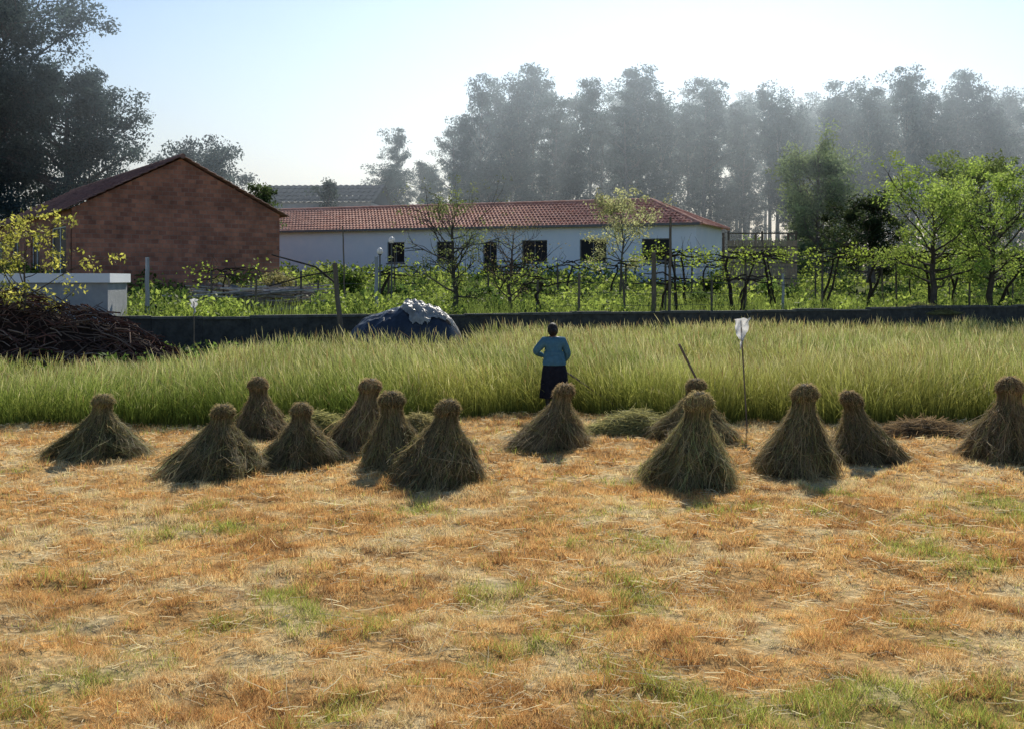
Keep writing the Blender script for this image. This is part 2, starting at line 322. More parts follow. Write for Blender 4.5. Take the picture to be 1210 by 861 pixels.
# ---------- trees ----------
def tree(mb,H,r0,cb,spread,nl,up,nsub,cr,nleaf,ls,cA,cB,r,bark=(.16,.13,.11),prof=None,wob=.03,trunk_seg=9,asp=.45,subl=.45,lk=4,flat=.7):
    tz=np.linspace(0,1,trunk_seg); wx=np.cumsum(r.normal(size=trunk_seg))*wob*H*.25; wy=np.cumsum(r.normal(size=trunk_seg))*wob*H*.25
    wx-=wx[0]; wy-=wy[0]; TP=np.stack([wx,wy,tz*H*.97],1); TR=r0*(1-tz)**.8+r0*.06; TR[0]*=1.25
    mb.tube(TP,TR,7,0,bark)
    cl=[]
    for i in range(nl):
        t=cb+(1-cb)*(i+r.random())/nl; t=min(t,.98)
        p=np.array([np.interp(t,tz,TP[:,0]),np.interp(t,tz,TP[:,1]),t*H*.97]); rr=np.interp(t,tz,TR)
        u=(t-cb)/(1-cb); pf=prof(u) if prof else math.sin(math.pi*min(.12+.85*u,1))**.6
        L=spread*pf*(.55+.8*r.random()); az=i*2.39996+r.random()*1.2; e=up*(.6+.7*u)+.2*r.normal()
        d=unit(np.array([math.cos(az),math.sin(az),e])); s=np.linspace(0,1,5)[:,None]
        LP=p+d*L*s+np.array([0,0,1])*L*.18*s**2+np.cumsum(r.normal(size=(5,3)),0)*L*.03*(s>0)
        lr=min(rr*.6,r0*.4); mb.tube(LP,lr*(1-.8*s[:,0]),5,0,bark,cap=False)
        for j in range(nsub):
            q=.35+.65*(j+r.random())/nsub; b=np.array([np.interp(q,s[:,0],LP[:,k]) for k in range(3)])
            d2=unit(d+rdir(1,r)[0]*1.0+np.array([0,0,.35])); L2=L*subl*(.5+.7*r.random()); m=b+d2*L2*.5+r.normal(size=3)*L2*.08; e2=b+d2*L2
            mb.tube([b,m,e2],[lr*.38,lr*.25,lr*.08],lk,0,bark,cap=False); cl.append(e2)
            if nsub<5: cl.append(m)
    cl=np.array(cl); m=len(cl)
    per=np.maximum(1,(nleaf/m*(.3+1.4*r.random(m))).astype(int)); idx=np.repeat(np.arange(m),per)
    n=len(idx); sc=cr*(.6+.7*r.random(m)); C=cl[idx]+rdir(n,r)*(r.random((n,1))**.45)*np.array([1,1,flat])*(sc[idx]*.85)[:,None]
    br=(.55+.85*r.random(m))[idx]; mix=r.random(m)[idx]*.6+.4*r.random(n)
    col=(np.array(cA)[None,:]*(1-mix)[:,None]+np.array(cB)[None,:]*mix[:,None])*(br*(.8+.4*r.random(n)))[:,None]
    mb.leaves(C,ls,np.clip(col,0,1),1,r,asp)
def tree_obj(name,loc,seed,mats=None,**k):
    r=np.random.default_rng(seed); mb=MB(); tree(mb,r=r,**k); return mb.build(name,mats or [M_bark,M_leaf],loc=loc)

far=[]
eA=(.05,.088,.10);eB=(.092,.14,.13)  # blue-grey leaf colour has some of the distance haze mixed in
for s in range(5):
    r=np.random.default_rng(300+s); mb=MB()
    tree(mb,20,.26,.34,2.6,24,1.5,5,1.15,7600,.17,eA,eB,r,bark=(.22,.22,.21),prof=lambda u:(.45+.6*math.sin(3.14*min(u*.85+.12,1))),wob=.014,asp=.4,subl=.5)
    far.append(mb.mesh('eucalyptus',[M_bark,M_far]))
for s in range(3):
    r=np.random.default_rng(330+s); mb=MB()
    tree(mb,20,.28,.55,3.2,16,.5,6,1.1,6200,.15,(.042,.075,.082),(.075,.115,.105),r,bark=(.17,.16,.16),prof=lambda u:(1-.5*u),wob=.014,asp=.35,subl=.45,flat=.5)  # pine leaves also tinted blue-grey for haze
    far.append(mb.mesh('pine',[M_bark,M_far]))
forest=empty('distant_forest',(20,110,2.5))
px=[-11.5,-9,-7,-4.5,-1.5,2,5,8.5,12,16,20,25,30,34,38,42,46,50,56,62]
ph=[13.5,14,13.5,18.0,20.0,20.5,19,20.5,20.5,19.5,21.0,21,19.0,20.5,21.5,20.5,20.5,20,20,20]
def addinst(me,x,y,h,r,w=1):
    o=bpy.data.objects.new('tree',me); S.collection.objects.link(o); o.parent=forest; o.location=(x-20,y-110,0); s=h/20*.93
    o.scale=(s*w,s*w,s); o.rotation_euler=(0,0,r.random()*6.28)
r=np.random.default_rng(5)
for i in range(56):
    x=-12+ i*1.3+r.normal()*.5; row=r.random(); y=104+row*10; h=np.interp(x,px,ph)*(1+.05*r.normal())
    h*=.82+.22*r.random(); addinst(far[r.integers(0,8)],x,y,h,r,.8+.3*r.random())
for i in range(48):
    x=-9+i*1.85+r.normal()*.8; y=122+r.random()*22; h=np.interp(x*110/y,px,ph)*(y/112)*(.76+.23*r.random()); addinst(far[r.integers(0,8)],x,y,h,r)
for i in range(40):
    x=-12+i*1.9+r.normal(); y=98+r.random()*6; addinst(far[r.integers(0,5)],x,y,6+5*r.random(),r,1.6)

bp=dict(mats=[M_bark,M_far],bark=(.10,.09,.09),asp=.45)
pA=(.045,.072,.078);pB=(.08,.118,.105)  # haze tint put into the pine leaf colours
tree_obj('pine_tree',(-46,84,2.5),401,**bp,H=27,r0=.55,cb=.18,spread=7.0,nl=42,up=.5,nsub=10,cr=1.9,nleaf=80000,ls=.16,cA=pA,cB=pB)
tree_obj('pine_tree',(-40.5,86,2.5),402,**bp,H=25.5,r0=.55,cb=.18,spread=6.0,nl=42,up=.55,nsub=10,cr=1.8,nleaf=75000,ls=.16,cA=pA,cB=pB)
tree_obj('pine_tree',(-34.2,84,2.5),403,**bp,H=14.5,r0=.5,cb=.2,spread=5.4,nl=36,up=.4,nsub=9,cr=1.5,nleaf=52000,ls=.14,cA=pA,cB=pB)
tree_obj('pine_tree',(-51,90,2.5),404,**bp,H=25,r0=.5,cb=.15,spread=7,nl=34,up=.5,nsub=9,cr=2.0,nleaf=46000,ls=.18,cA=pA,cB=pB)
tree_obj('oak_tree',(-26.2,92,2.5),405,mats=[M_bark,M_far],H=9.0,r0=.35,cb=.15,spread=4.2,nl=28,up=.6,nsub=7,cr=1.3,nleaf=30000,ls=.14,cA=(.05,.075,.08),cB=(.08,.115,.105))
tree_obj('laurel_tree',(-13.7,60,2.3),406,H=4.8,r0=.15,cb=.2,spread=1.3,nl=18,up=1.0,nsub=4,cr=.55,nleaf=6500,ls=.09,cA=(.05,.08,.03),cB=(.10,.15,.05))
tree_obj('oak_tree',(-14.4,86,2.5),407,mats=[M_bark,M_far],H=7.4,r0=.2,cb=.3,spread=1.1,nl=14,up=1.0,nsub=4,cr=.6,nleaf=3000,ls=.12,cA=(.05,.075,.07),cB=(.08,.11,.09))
gA=(.22,.32,.055);gB=(.42,.52,.12)
fk=dict(bark=(.08,.065,.055),wob=.05,cA=gA,cB=gB)
tree_obj('fruit_tree',(15.3,40,1.1),410,H=4.2,r0=.13,cb=.22,spread=2.2,nl=24,up=.45,nsub=7,cr=.5,nleaf=8500,ls=.06,**fk)
tree_obj('fruit_tree',(18.2,42,1.2),411,H=4.6,r0=.13,cb=.22,spread=2.3,nl=24,up=.5,nsub=7,cr=.5,nleaf=8500,ls=.065,**fk)
tree_obj('apple_tree',(-1.95,38,1.1),412,H=3.7,r0=.10,cb=.18,spread=1.6,nl=26,up=.6,nsub=8,cr=.35,nleaf=2800,ls=.045,cA=(.12,.16,.05),cB=(.24,.28,.10),bark=(.08,.07,.06),wob=.05,subl=.6)
tree_obj('apple_tree',(.0,40,1.1),413,H=3.1,r0=.08,cb=.15,spread=1.4,nl=24,up=.5,nsub=8,cr=.35,nleaf=900,ls=.04,cA=(.14,.13,.06),cB=(.22,.18,.09),bark=(.10,.075,.065),wob=.06,subl=.6)
tree_obj('pear_tree',(4.85,49,1.4),414,H=4.2,r0=.07,cb=.3,spread=1.4,nl=20,up=.8,nsub=7,cr=.45,nleaf=4200,ls=.065,cA=(.40,.42,.18),cB=(.58,.58,.30),bark=(.14,.12,.1),wob=.04)
tree_obj('bay_tree',(18.9,58,2.2),415,H=3.9,r0=.2,cb=.1,spread=1.7,nl=26,up=.5,nsub=5,cr=.6,nleaf=11000,ls=.09,cA=(.03,.045,.02),cB=(.06,.085,.03))
tree_obj('fig_tree',(-11.9,27,0),416,H=3.4,r0=.06,cb=.35,spread=1.4,nl=15,up=.6,nsub=5,cr=.34,nleaf=1700,ls=.055,cA=(.36,.38,.06),cB=(.58,.53,.12),bark=(.1,.08,.06),wob=.05)
tree_obj('fruit_tree',(27,64,2.3),417,H=6,r0=.2,cb=.15,spread=3.0,nl=26,up=.7,nsub=6,cr=.8,nleaf=10000,ls=.10,cA=(.16,.22,.07),cB=(.25,.32,.10))
tree_obj('willow_tree',(22.9,82,2.5),418,mats=[M_bark,M_far],H=8.6,r0=.22,cb=.12,spread=3.2,nl=30,up=.8,nsub=7,cr=1.2,nleaf=22000,ls=.12,cA=(.20,.27,.13),cB=(.30,.38,.17))
def shrubs(name,items,seed,mat=M_leaf):
    r=np.random.default_rng(seed); mb=MB()
    for (x,y,w,h,ls,ca,n) in items:
        z0=terr(x,y) if y>wallY(x) else 0
        m=max(6,int(w*5)); q=rdir(m,r); q[:,2]=np.abs(q[:,2]); cc=q*np.array([w/2,w/2.4,h])*(.35+.6*r.random((m,1)))
        idx=r.integers(0,m,n); C=cc[idx]+r.normal(size=(n,3))*np.array([.28,.28,.22])*min(w,h)*.55; C[:,2]=np.abs(C[:,2])
        br=(.5+.9*r.random(m))[idx]*(.75+.5*r.random(n))
        mb.leaves(C+np.array([x,y,z0]),ls,np.clip(np.array([ca])*br[:,None],0,1),0,r)
        for k in range(5):
            e=cc[r.integers(0,m)]; mb.tube(np.array([[0,0,0],e*.5+r.normal(size=3)*.05,e])+np.array([x,y,z0]),[.03,.02,.006],4,0,(.07,.055,.04),cap=False)
    mb.build(name,[mat])
r=np.random.default_rng(9)
it=[]
for i in range(40):
    x=14.5+i*1.0+r.normal()*.5; y=63+r.random()*22; c=[(.26,.36,.09),(.14,.22,.06),(.36,.40,.15),(.10,.16,.06)][r.integers(0,4)]
    it.append((x,y,2.2+2*r.random(),1.4+1.8*r.random(),.11,c,1600))
for i in range(30):
    x=-42+i*3.2; y=93+r.random()*6; it.append((x,y,4.5,3+2*r.random(),.2,(.08,.12,.09),1200))
shrubs('background_shrubs',it,1)
for k,a in enumerate([(-9.2,43,1.9,1.6,.06,(.24,.22,.09),4200),(-10.6,45,1.6,1.1,.06,(.18,.16,.07),2500),(-6.4,44,2.2,1.5,.07,(.16,.24,.045),3500),(-4.7,43,1.8,1.4,.07,(.09,.16,.04),3000),
 (9.3,52,2.2,.9,.09,(.18,.26,.055),2500),(1.4,50,2.6,1.0,.08,(.08,.13,.04),2500),(-1.2,46,2.0,.9,.08,(.10,.16,.04),2200),(-12.3,46.5,1.8,1.0,.07,(.14,.15,.06),2200),
 (-3.3,41,1.6,.9,.07,(.26,.34,.07),2200),(3.0,43,1.8,.8,.07,(.22,.30,.06),2000),(7.5,44,1.6,.9,.07,(.12,.18,.05),2000),(11.8,50,2.2,1.1,.08,(.16,.24,.06),2400)]): shrubs('garden_shrub',[a],2+k)

n=150000; y=32+34*R.random(n)**1.3; x=(R.random(n)*2-1)*(y*.5+2); k=y>wallY(x)+.3; x=x[k];y=y[k]
p=fbm(x,y,.45,95,4); k=R.random(len(x))<.10+.95*sm(.42,.62,p); x=x[k];y=y[k];p=p[k];n=len(x)
h=.06+.85*sm(.42,.75,p)*R.random(n)+.12*R.random(n); C=np.stack([x,y,terr(x,y)+h],1)
br=sm(.3,.72,fbm(x,y,1.0,96,3)); base=np.array([.06,.105,.025])[None,:]*(1-br)[:,None]+np.array([.40,.50,.10])[None,:]*br[:,None]  # bright and dark greens paint sunlit and shaded patches into the leaves
mb=MB(); mb.leaves(C,.04+.0013*y,np.clip(base*(.5+.9*R.random((n,1))),0,1)); 
n=9000; x=-12+34*R.random(n); y=wallY(x)+.3+9*R.random(n)**1.5; hh=.3+.5*R.random(n); s=np.array([0,.5,1.]); d=np.stack([R.normal(size=n)*.25,R.normal(size=n)*.25,np.ones(n)],1)
P=np.stack([x,y,terr(x,y)],1)[:,None,:]+d[:,None,:]*hh[:,None,None]*s[None,:,None]
mb.ribbons(P,np.array([1,1,.2])[None,:]*.012,unit(rdir(n)),np.clip(np.array([[.24,.31,.07]])*(.5+.9*R.random((n,1))),0,1))
mb.build('garden_plants',[M_leaf])

# ---------- stone wall ----------
mb=MB(); ang=math.atan(.30); Lw=62
r=np.random.default_rng(3); xx=0
while xx<Lw:
    w=1.1+.8*r.random(); h=1.27+.12*float(sm(20,40,xx))+r.normal()*.012
    mb.box((xx,r.normal()*.01,-.1),(xx+w-.004,.25+r.random()*.01,h),0); mb.box((xx-.001,-.035+r.normal()*.008,h+.002),(xx+w-.006,.285,h+.07+r.normal()*.008),1); xx+=w
x0=-17.5; mb.build('garden_wall',[M_wall,noise_mat('wall_coping',(.06,.06,.055),(.15,.15,.14),5,.9,.8)],loc=(x0,float(wallY(x0)),0),rot=ang)
heap(14.6,39.2,2.8,.9,.45,(.42,.40,.18),'cut_vine_heap',7,1.15)

# ---------- buildings ----------
def wallseg(mb,Lg,z0,z1,ops,th=.25,y0=0,mi=0):
    ops=sorted(ops); x=0
    for (a,b,c,d) in ops:
        if a>x: mb.box((x,y0,z0),(a,y0+th,z1),mi)
        mb.box((a,y0,z0),(b,y0+th,c),mi); mb.box((a,y0,d),(b,y0+th,z1),mi); x=b
    if x<Lg: mb.box((x,y0,z0),(Lg,y0+th,z1),mi)
def window(mb,a,b,c,d,y0=0,mf=0,mg=1,sill=True):
    f=.06
    mb.box((a,y0+.10,c),(a+f,y0+.16,d),mf); mb.box((b-f,y0+.10,c),(b,y0+.16,d),mf)
    mb.box((a+f,y0+.10,c),(b-f,y0+.16,c+f),mf); mb.box((a+f,y0+.10,d-f),(b-f,y0+.16,d),mf)
    m=(a+b)/2; mb.box((m-.025,y0+.095,c+f),(m+.025,y0+.155,d-f),mf); mb.box((a+f,y0+.12,c+f),(b-f,y0+.135,d-f),mg)
    if sill: mb.box((a-.06,y0-.06,c-.07),(b+.06,y0+.09,c-.003),mf)
def tiled(mb,O,U,V,Lu,Lv,mi=0,clipfn=None,per=.24,row=.42):
    O=np.array(O,float);U=unit(np.array(U,float));V=unit(np.array(V,float));Nn=np.cross(U,V); Nn=Nn if Nn[2]>0 else -Nn
    nu=int(Lu/per*6)+1; u=np.linspace(0,Lu,nu); nr=int(math.ceil(Lv/row))
    for j in range(nr):
        v0=j*row; v1=min(Lv,v0+row+.05)
        P=[]
        for v,lift in ((v0,.0),(v1,.045)):
            if clipfn: a,b=clipfn(v); uu=a+(b-a)*u/Lu
            else: uu=u
            hgt=.035*np.sin(uu/per*2*math.pi)+lift+ .02*vn(uu*4,uu*0+j,1,7)
            P.append(O+U*uu[:,None]+V*v+Nn*hgt[:,None])
        Vv=np.vstack(P); i=np.arange(nu-1); mb.add(Vv,np.stack([i,i+1,i+1+nu,i+nu],1),mi)
e=empty('brick_house',(-19.2,48,1.0),rad(33)); W=9.5; D=24; ze=4.5; zr=6.93
mb=MB()
mb.add([(0,0,0),(W,0,0),(W,0,ze),(W/2,0,zr),(0,0,ze),(0,.22,0),(W,.22,0),(W,.22,ze),(W/2,.22,zr),(0,.22,ze)],[(0,1,2,4),(5,9,7,6)],0)
mb.add([(0,0,ze),(W,0,ze),(W/2,0,zr)],[(0,1,2)],0); mb.add([(0,.22,ze),(W/2,.22,zr),(W,.22,ze)],[(0,1,2)],0)
ops=[(2.2,4.6,.9,3.6),(8,10.4,.9,3.6),(14,16.4,.9,3.6),(19.2,22.8,1.6,3.8)]
t=MB(); wallseg(t,D-.22,0,ze,ops,.22)
def rot_merge(dst,src,fn):
    off=0
    for Vv,C,(F,mi) in zip(src.V,src.C,src.F):
        dst.add(fn(Vv),F-off,mi,C); off+=len(Vv)
rot_merge(mb,t,lambda v:np.stack([v[:,1],D-v[:,0],v[:,2]],1))
mb.box((W-.22,.22,0),(W,D,ze)); mb.box((.22,D-.22,0),(W-.22,D,ze))
mb.build('walls',[M_brick],parent=e)
mb=MB(); t=MB()
for a,b,c,d in ops: window(t,a,b,c,d)
rot_merge(mb,t,lambda v:np.stack([v[:,1],D-v[:,0],v[:,2]],1)); 
mb.build('windows',[M_white,M_glass],parent=e)
mb=MB(); sl=math.hypot(W/2,zr-ze); s0=(W/2)/sl; s1=(zr-ze)/sl
tiled(mb,(W/2,-.3,zr+.08),(0,1,0),(-s0,0,-s1),D+.5,sl+.45); tiled(mb,(W/2,-.3,zr+.08),(0,1,0),(s0,0,-s1),D+.5,sl+.45)
n=60; yy=np.linspace(-.35,D+.2,n); mb.tube(np.stack([np.full(n,W/2),yy,zr+.09+.015*(np.arange(n)%2)],1),.12,8)
mb.build('tiled_roof',[M_tileold],parent=e)
Lx=30.5; Dp=7.0
ang=-math.atan2(.379,.925); R0=np.array([10.2,61.0]); ed=np.array([math.cos(ang),math.sin(ang)]); O=R0-ed*Lx
e=empty('white_farmhouse',(O[0],O[1],1.9),ang); zE=3.65; zR=5.15
ops=[]
for tt,hw in ((2.3,.8),(6.0,.8),(9.6,.8),(15.4,.6),(18.8,.6)): ops.append((Lx-tt-hw,Lx-tt+hw,1.5,2.78))
ops.append((Lx-12.9,Lx-12.0,.5,2.7))
mb=MB(); wallseg(mb,Lx,0,zE,ops,.25); mb.box((0,.25,0),(.25,Dp,zE)); mb.box((Lx-.25,.25,0),(Lx,Dp,zE)); mb.box((.25,Dp-.25,0),(Lx-.25,Dp,zE))
mb.build('walls',[M_white],parent=e)
mb=MB()
for o in ops: window(mb,*o)
mb.build('windows',[M_frame,M_glass],parent=e)
mb=MB(); mb.box((-.01,-.012,0),(Lx+.012,.05,.35)); mb.build('plinth',[M_conc],parent=e)
mb=MB(); sl=math.hypot(Dp/2,zR-zE); ov=.4; Ls=sl*(1+ov/(Dp/2)); s0=(Dp/2)/sl; s1=(zR-zE)/sl; RL=Lx-Dp/2+.2
f=lambda v:(0,RL+(v*s0)*1.0)
tiled(mb,(-.2,Dp/2,zR+.06),(1,0,0),(0,-s0,-s1),RL,Ls,clipfn=f); tiled(mb,(-.2,Dp/2,zR+.06),(1,0,0),(0,s0,-s1),RL,Ls,clipfn=f)
O2=np.array([RL-.2,Dp/2,zR+.06])
nr=int(Ls/.42)+1
for j in range(nr):
    v0=j*.42; v1=min(Ls,v0+.47); P=[]; nu=160
    for v,l in ((v0,0),(v1,.045)):
        uu=np.linspace(-v*s0,v*s0,nu); h=.035*np.sin(uu/.24*6.283)+l
        P.append(O2+np.array([0,1,0])*uu[:,None]+np.array([s0,0,-s1])*v+np.array([s1,0,s0])*h[:,None])
    i=np.arange(nu-1); mb.add(np.vstack(P),np.stack([i,i+1,i+1+nu,i+nu],1))
n=90; mb.tube(np.stack([np.linspace(-.2,RL-.2,n),np.full(n,Dp/2),zR+.07+.015*(np.arange(n)%2)],1),.11,8)
for sg in (-1,1):
    q=np.linspace(0,Ls,24)[:,None]; mb.tube(O2+np.array([0,0,.03])+np.hstack([q*s0,sg*q*s0,-q*s1]),.10,8)
mb.build('tiled_roof',[M_tile],parent=e)
mb=MB(); mb.box((-.2,-.42,zE-.16),(Lx+.35,-.34,zE-.02)); mb.box((-.2,-.34,zE-.06),(Lx+.3,-.003,zE-.03)); mb.build('eaves_board',[M_frame],parent=e)
e=empty('grey_warehouse',(-20.5,88,2),rad(-3)); mb=MB(); mb.box((0,0,0),(9.3,10,6.5)); mb.build('walls',[M_conc],parent=e)
mb=MB(); tiled(mb,(-.3,5,8.3),(1,0,0),(0,-5,-1.7),9.9,5.6,per=.5,row=1.2); tiled(mb,(-.3,5,8.3),(1,0,0),(0,5,-1.7),9.9,5.6,per=.5,row=1.2)
mb.add([(0,0,6.5),(0,10,6.5),(0,5,8.2)],[(0,1,2)]); mb.add([(9.3,0,6.5),(9.3,10,6.5),(9.3,5,8.2)],[(0,1,2)])
mb.build('roof',[noise_mat('fibre_cement',(.06,.07,.08),(.10,.11,.125),1,1,.2,0)],parent=e)
e=empty('slatted_shed',(11.1,56.4,1.9),rad(-4)); mb=MB()
for xx in (0,1.7,3.4):
    for yy in (0,2.2): mb.tube([(xx,yy,0),(xx,yy,2.95)],.06,6)
for zz in (.5,1.3,2.1,2.8): mb.box((-.05,-.09,zz),(3.45,-.06,zz+.07)); mb.box((3.47,0,zz),(3.5,2.2,zz+.07))
mb.build('frame',[M_wood],parent=e)
mb=MB(); r=np.random.default_rng(4)
for i in range(30): xx=-.05+i*.117; mb.box((xx,-.055,.1),(xx+.085+.02*r.random(),-.035,2.45+.05*r.random()))
for i in range(18): yy=.02+i*.12; mb.box((3.44,yy,.1),(3.465,yy+.09,2.35))
mb.build('slats',[noise_mat('plank',(.30,.21,.14),(.48,.36,.26),4,.85,.3,.2,(5,5,.5))],parent=e)

e=empty('water_tank',(-16.8,30.0,0),rad(6)); mb=MB(); mb.box((0,0,0),(5.6,.2,2.3)); mb.box((0,2.0,0),(5.6,2.2,2.3)); mb.box((0,.2,0),(.2,2.0,2.3)); mb.box((5.4,.2,0),(5.6,2.0,2.3)); mb.build('tank_walls',[M_conc],parent=e)
mb=MB(); mb.box((-.08,-.1,2.303),(5.68,2.3,2.56)); mb.build('white_slab',[M_white],parent=e)

# brushwood pile
r=np.random.default_rng(77); mb=MB(); PX,PY=-11.6,27.4
def moundz(lx,ly): return 1.95*np.exp(-((lx+1.0)/2.0)**2-(ly/1.3)**2)+1.05*np.exp(-((lx-1.8)/1.5)**2-(ly/1.2)**2)
gx=np.linspace(-5,4.8,60); gy=np.linspace(-2.6,2.6,36); GX,GY=np.meshgrid(gx,gy); gz=moundz(GX,GY)*.93-.03+.08*(vn(GX,GY,4,2)-.5)
i=(np.arange(59)[None,:]+np.arange(35)[:,None]*60).ravel(); mb.add(np.stack([GX.ravel(),GY.ravel(),gz.ravel()],1),np.stack([i,i+1,i+61,i+60],1),0,(.03,.018,.014))
for k in range(2200):
    lx=r.uniform(-4.2,4.0); ly=r.uniform(-2,1.6); zz=moundz(lx,ly)
    if zz<.12: continue
    a=r.normal()*.9; L=.2+.7*r.random(); d=np.array([math.cos(a),math.sin(a)*.6,r.normal()*.3]); gs=np.array([-1,0,1])[:,None]*L*.5*d+np.array([lx,ly,0]); gs[:,2]+=moundz(gs[:,0],gs[:,1])*.7+zz*.3+r.uniform(-.02,.14)+np.array([0,.05,0])
    c=np.array([(.13,.06,.045),(.09,.055,.045),(.19,.13,.10)][r.integers(0,3)])*(.5+.8*r.random()); mb.tube(gs,r.uniform(.006,.02),4,0,tuple(c),cap=False)
mb.build('brushwood_pile',[M_bark],loc=(PX,PY,0))

# tarpaulin covered heap
e=empty('tarpaulin_heap',(-2.85,29,0))
def hz(u,v):
    r4=np.clip((np.abs(u)/1.6)**3+(np.abs(v)/1.1)**3,0,1); b=1.62*(1-r4)**.40*(.93+.07*np.tanh(1.5*(u+.2)))
    ridge=1-np.abs(2*fbm(u+4,v+8,2.2,19,3)-1)
    return b+(b>.1)*(.26*(fbm(u+7,v+3,1.5,6,4)-.5)+.10*ridge+.15*np.exp(-((u-.25)/.35)**2-(v/.5)**2))
n=130; u,v=np.meshgrid(np.linspace(-1.62,1.62,n),np.linspace(-1.12,1.12,n)); q=np.maximum(np.abs(u/1.62),np.abs(v/1.12)); rr=np.sqrt((u/1.62)**2+(v/1.12)**2)+1e-6; f=np.minimum(1,q/rr)**.6; u2=u*f; v2=v*f
i=(np.arange(n-1)[None,:]+np.arange(n-1)[:,None]*n).ravel(); mb=MB(); mb.add(np.stack([u2.ravel(),v2.ravel(),np.maximum(hz(u2,v2),0).ravel()],1),np.stack([i,i+1,i+1+n,i+n],1)); mb.build('blue_tarpaulin',[M_tarp],smooth=True,parent=e)
n=110; u,v=np.meshgrid(np.linspace(-.35,1.58,n),np.linspace(-1.05,.8,n)); zz=hz(u,v)+.03+.14*np.abs(fbm(u,v,5,12,4)-.5)+.05*np.abs(np.sin(9*u+6*v+5*vn(u,v,3,4)))
i=(np.arange(n-1)[None,:]+np.arange(n-1)[:,None]*n).ravel(); uc=u.ravel()[i]; vc=v.ravel()[i]
keep=((uc-.8-.4*vc)/.85)**2+((vc+.2)/.8)**2+1.4*(fbm(uc,vc,2.2,14,4)-.5)<.78; keep&=(zz.ravel()[i]>.75); i=i[keep]
cc=np.array([.55,.53,.50])[None,:]*(.35+1.2*fbm(u.ravel(),v.ravel(),3.5,15,3))[:,None]
mb=MB(); mb.add(np.stack([u.ravel(),v.ravel(),zz.ravel()],1),np.stack([i,i+1,i+1+n,i+n],1),0,np.clip(cc,0,.8)); mb.build('plastic_sheet',[M_plastic],parent=e)

# ---------- posts, lamps, trellis ----------
def post(name,x,y,z0,z1,rr=.06,lx=0,mat=M_wood):
    mb=MB(); n=7; t=np.linspace(0,1,n); r=np.random.default_rng(int(abs(x)*100)); P=np.stack([lx*t+r.normal(size=n)*.008,r.normal(size=n)*.008,(z1-z0)*t],1); mb.tube(P,rr*(1-.2*t),8,0); mb.build(name,[mat],loc=(x,y,z0))
post('wooden_post',-10.9,32.9,.8,3.05,.075,0,M_conc); post('wooden_post',-4.65,30.4,0,2.85,.08,-.25); post('wooden_post',-4.75,31.2,2.0,3.9,.022,-.05)
post('wooden_post',-4.5,36.5,1,3.15,.07,0,M_conc); post('wooden_post',-4.7,44,1.3,3.6,.03); 
post('wooden_post',5.2,36.4,.9,4.45,.05,.05); post('wooden_post',-8.6,37,.9,2.5,.04); post('wooden_post',9.6,39.0,.9,2.6,.055,0,M_conc); post('wooden_post',2.2,36.2,.9,2.6,.05)
post('wooden_post',4.75,36.9,.9,3.3,.09)
mb=MB(); mb.tube([(-6.9,31.6,3.1),(-5.6,31.4,2.75),(-4.9,31.2,2.2)],[.02,.03,.035],6,0,(.06,.05,.045)); mb.tube([(-6.9,31.3,2.2),(-5.8,31.2,2.5),(-4.9,31.0,2.65)],[.02,.022,.025],6,0,(.06,.05,.045)); mb.build('fence_pole',[M_bark])
def lamp(x,y,z0,z1):
    e=empty('garden_lamp',(x,y,z0)); mb=MB(); mb.tube([(0,0,0),(0,0,z1-z0-.12)],.028,8); mb.tube([(0,0,z1-z0-.13),(0,0,z1-z0-.08)],.06,10); mb.build('pole',[M_wire],parent=e)
    mb=MB(); t=np.linspace(0,math.pi,9); mb.tube(np.stack([0*t,0*t,z1-z0-.12*np.cos(t)],1),np.maximum(.11*np.sin(t),.004),14,0,(.85,.85,.85)); mb.build('globe',[M_plastic],smooth=True,parent=e)
lamp(-4.5,37.5,1.1,3.35); lamp(-4.18,38.2,1.1,3.75)
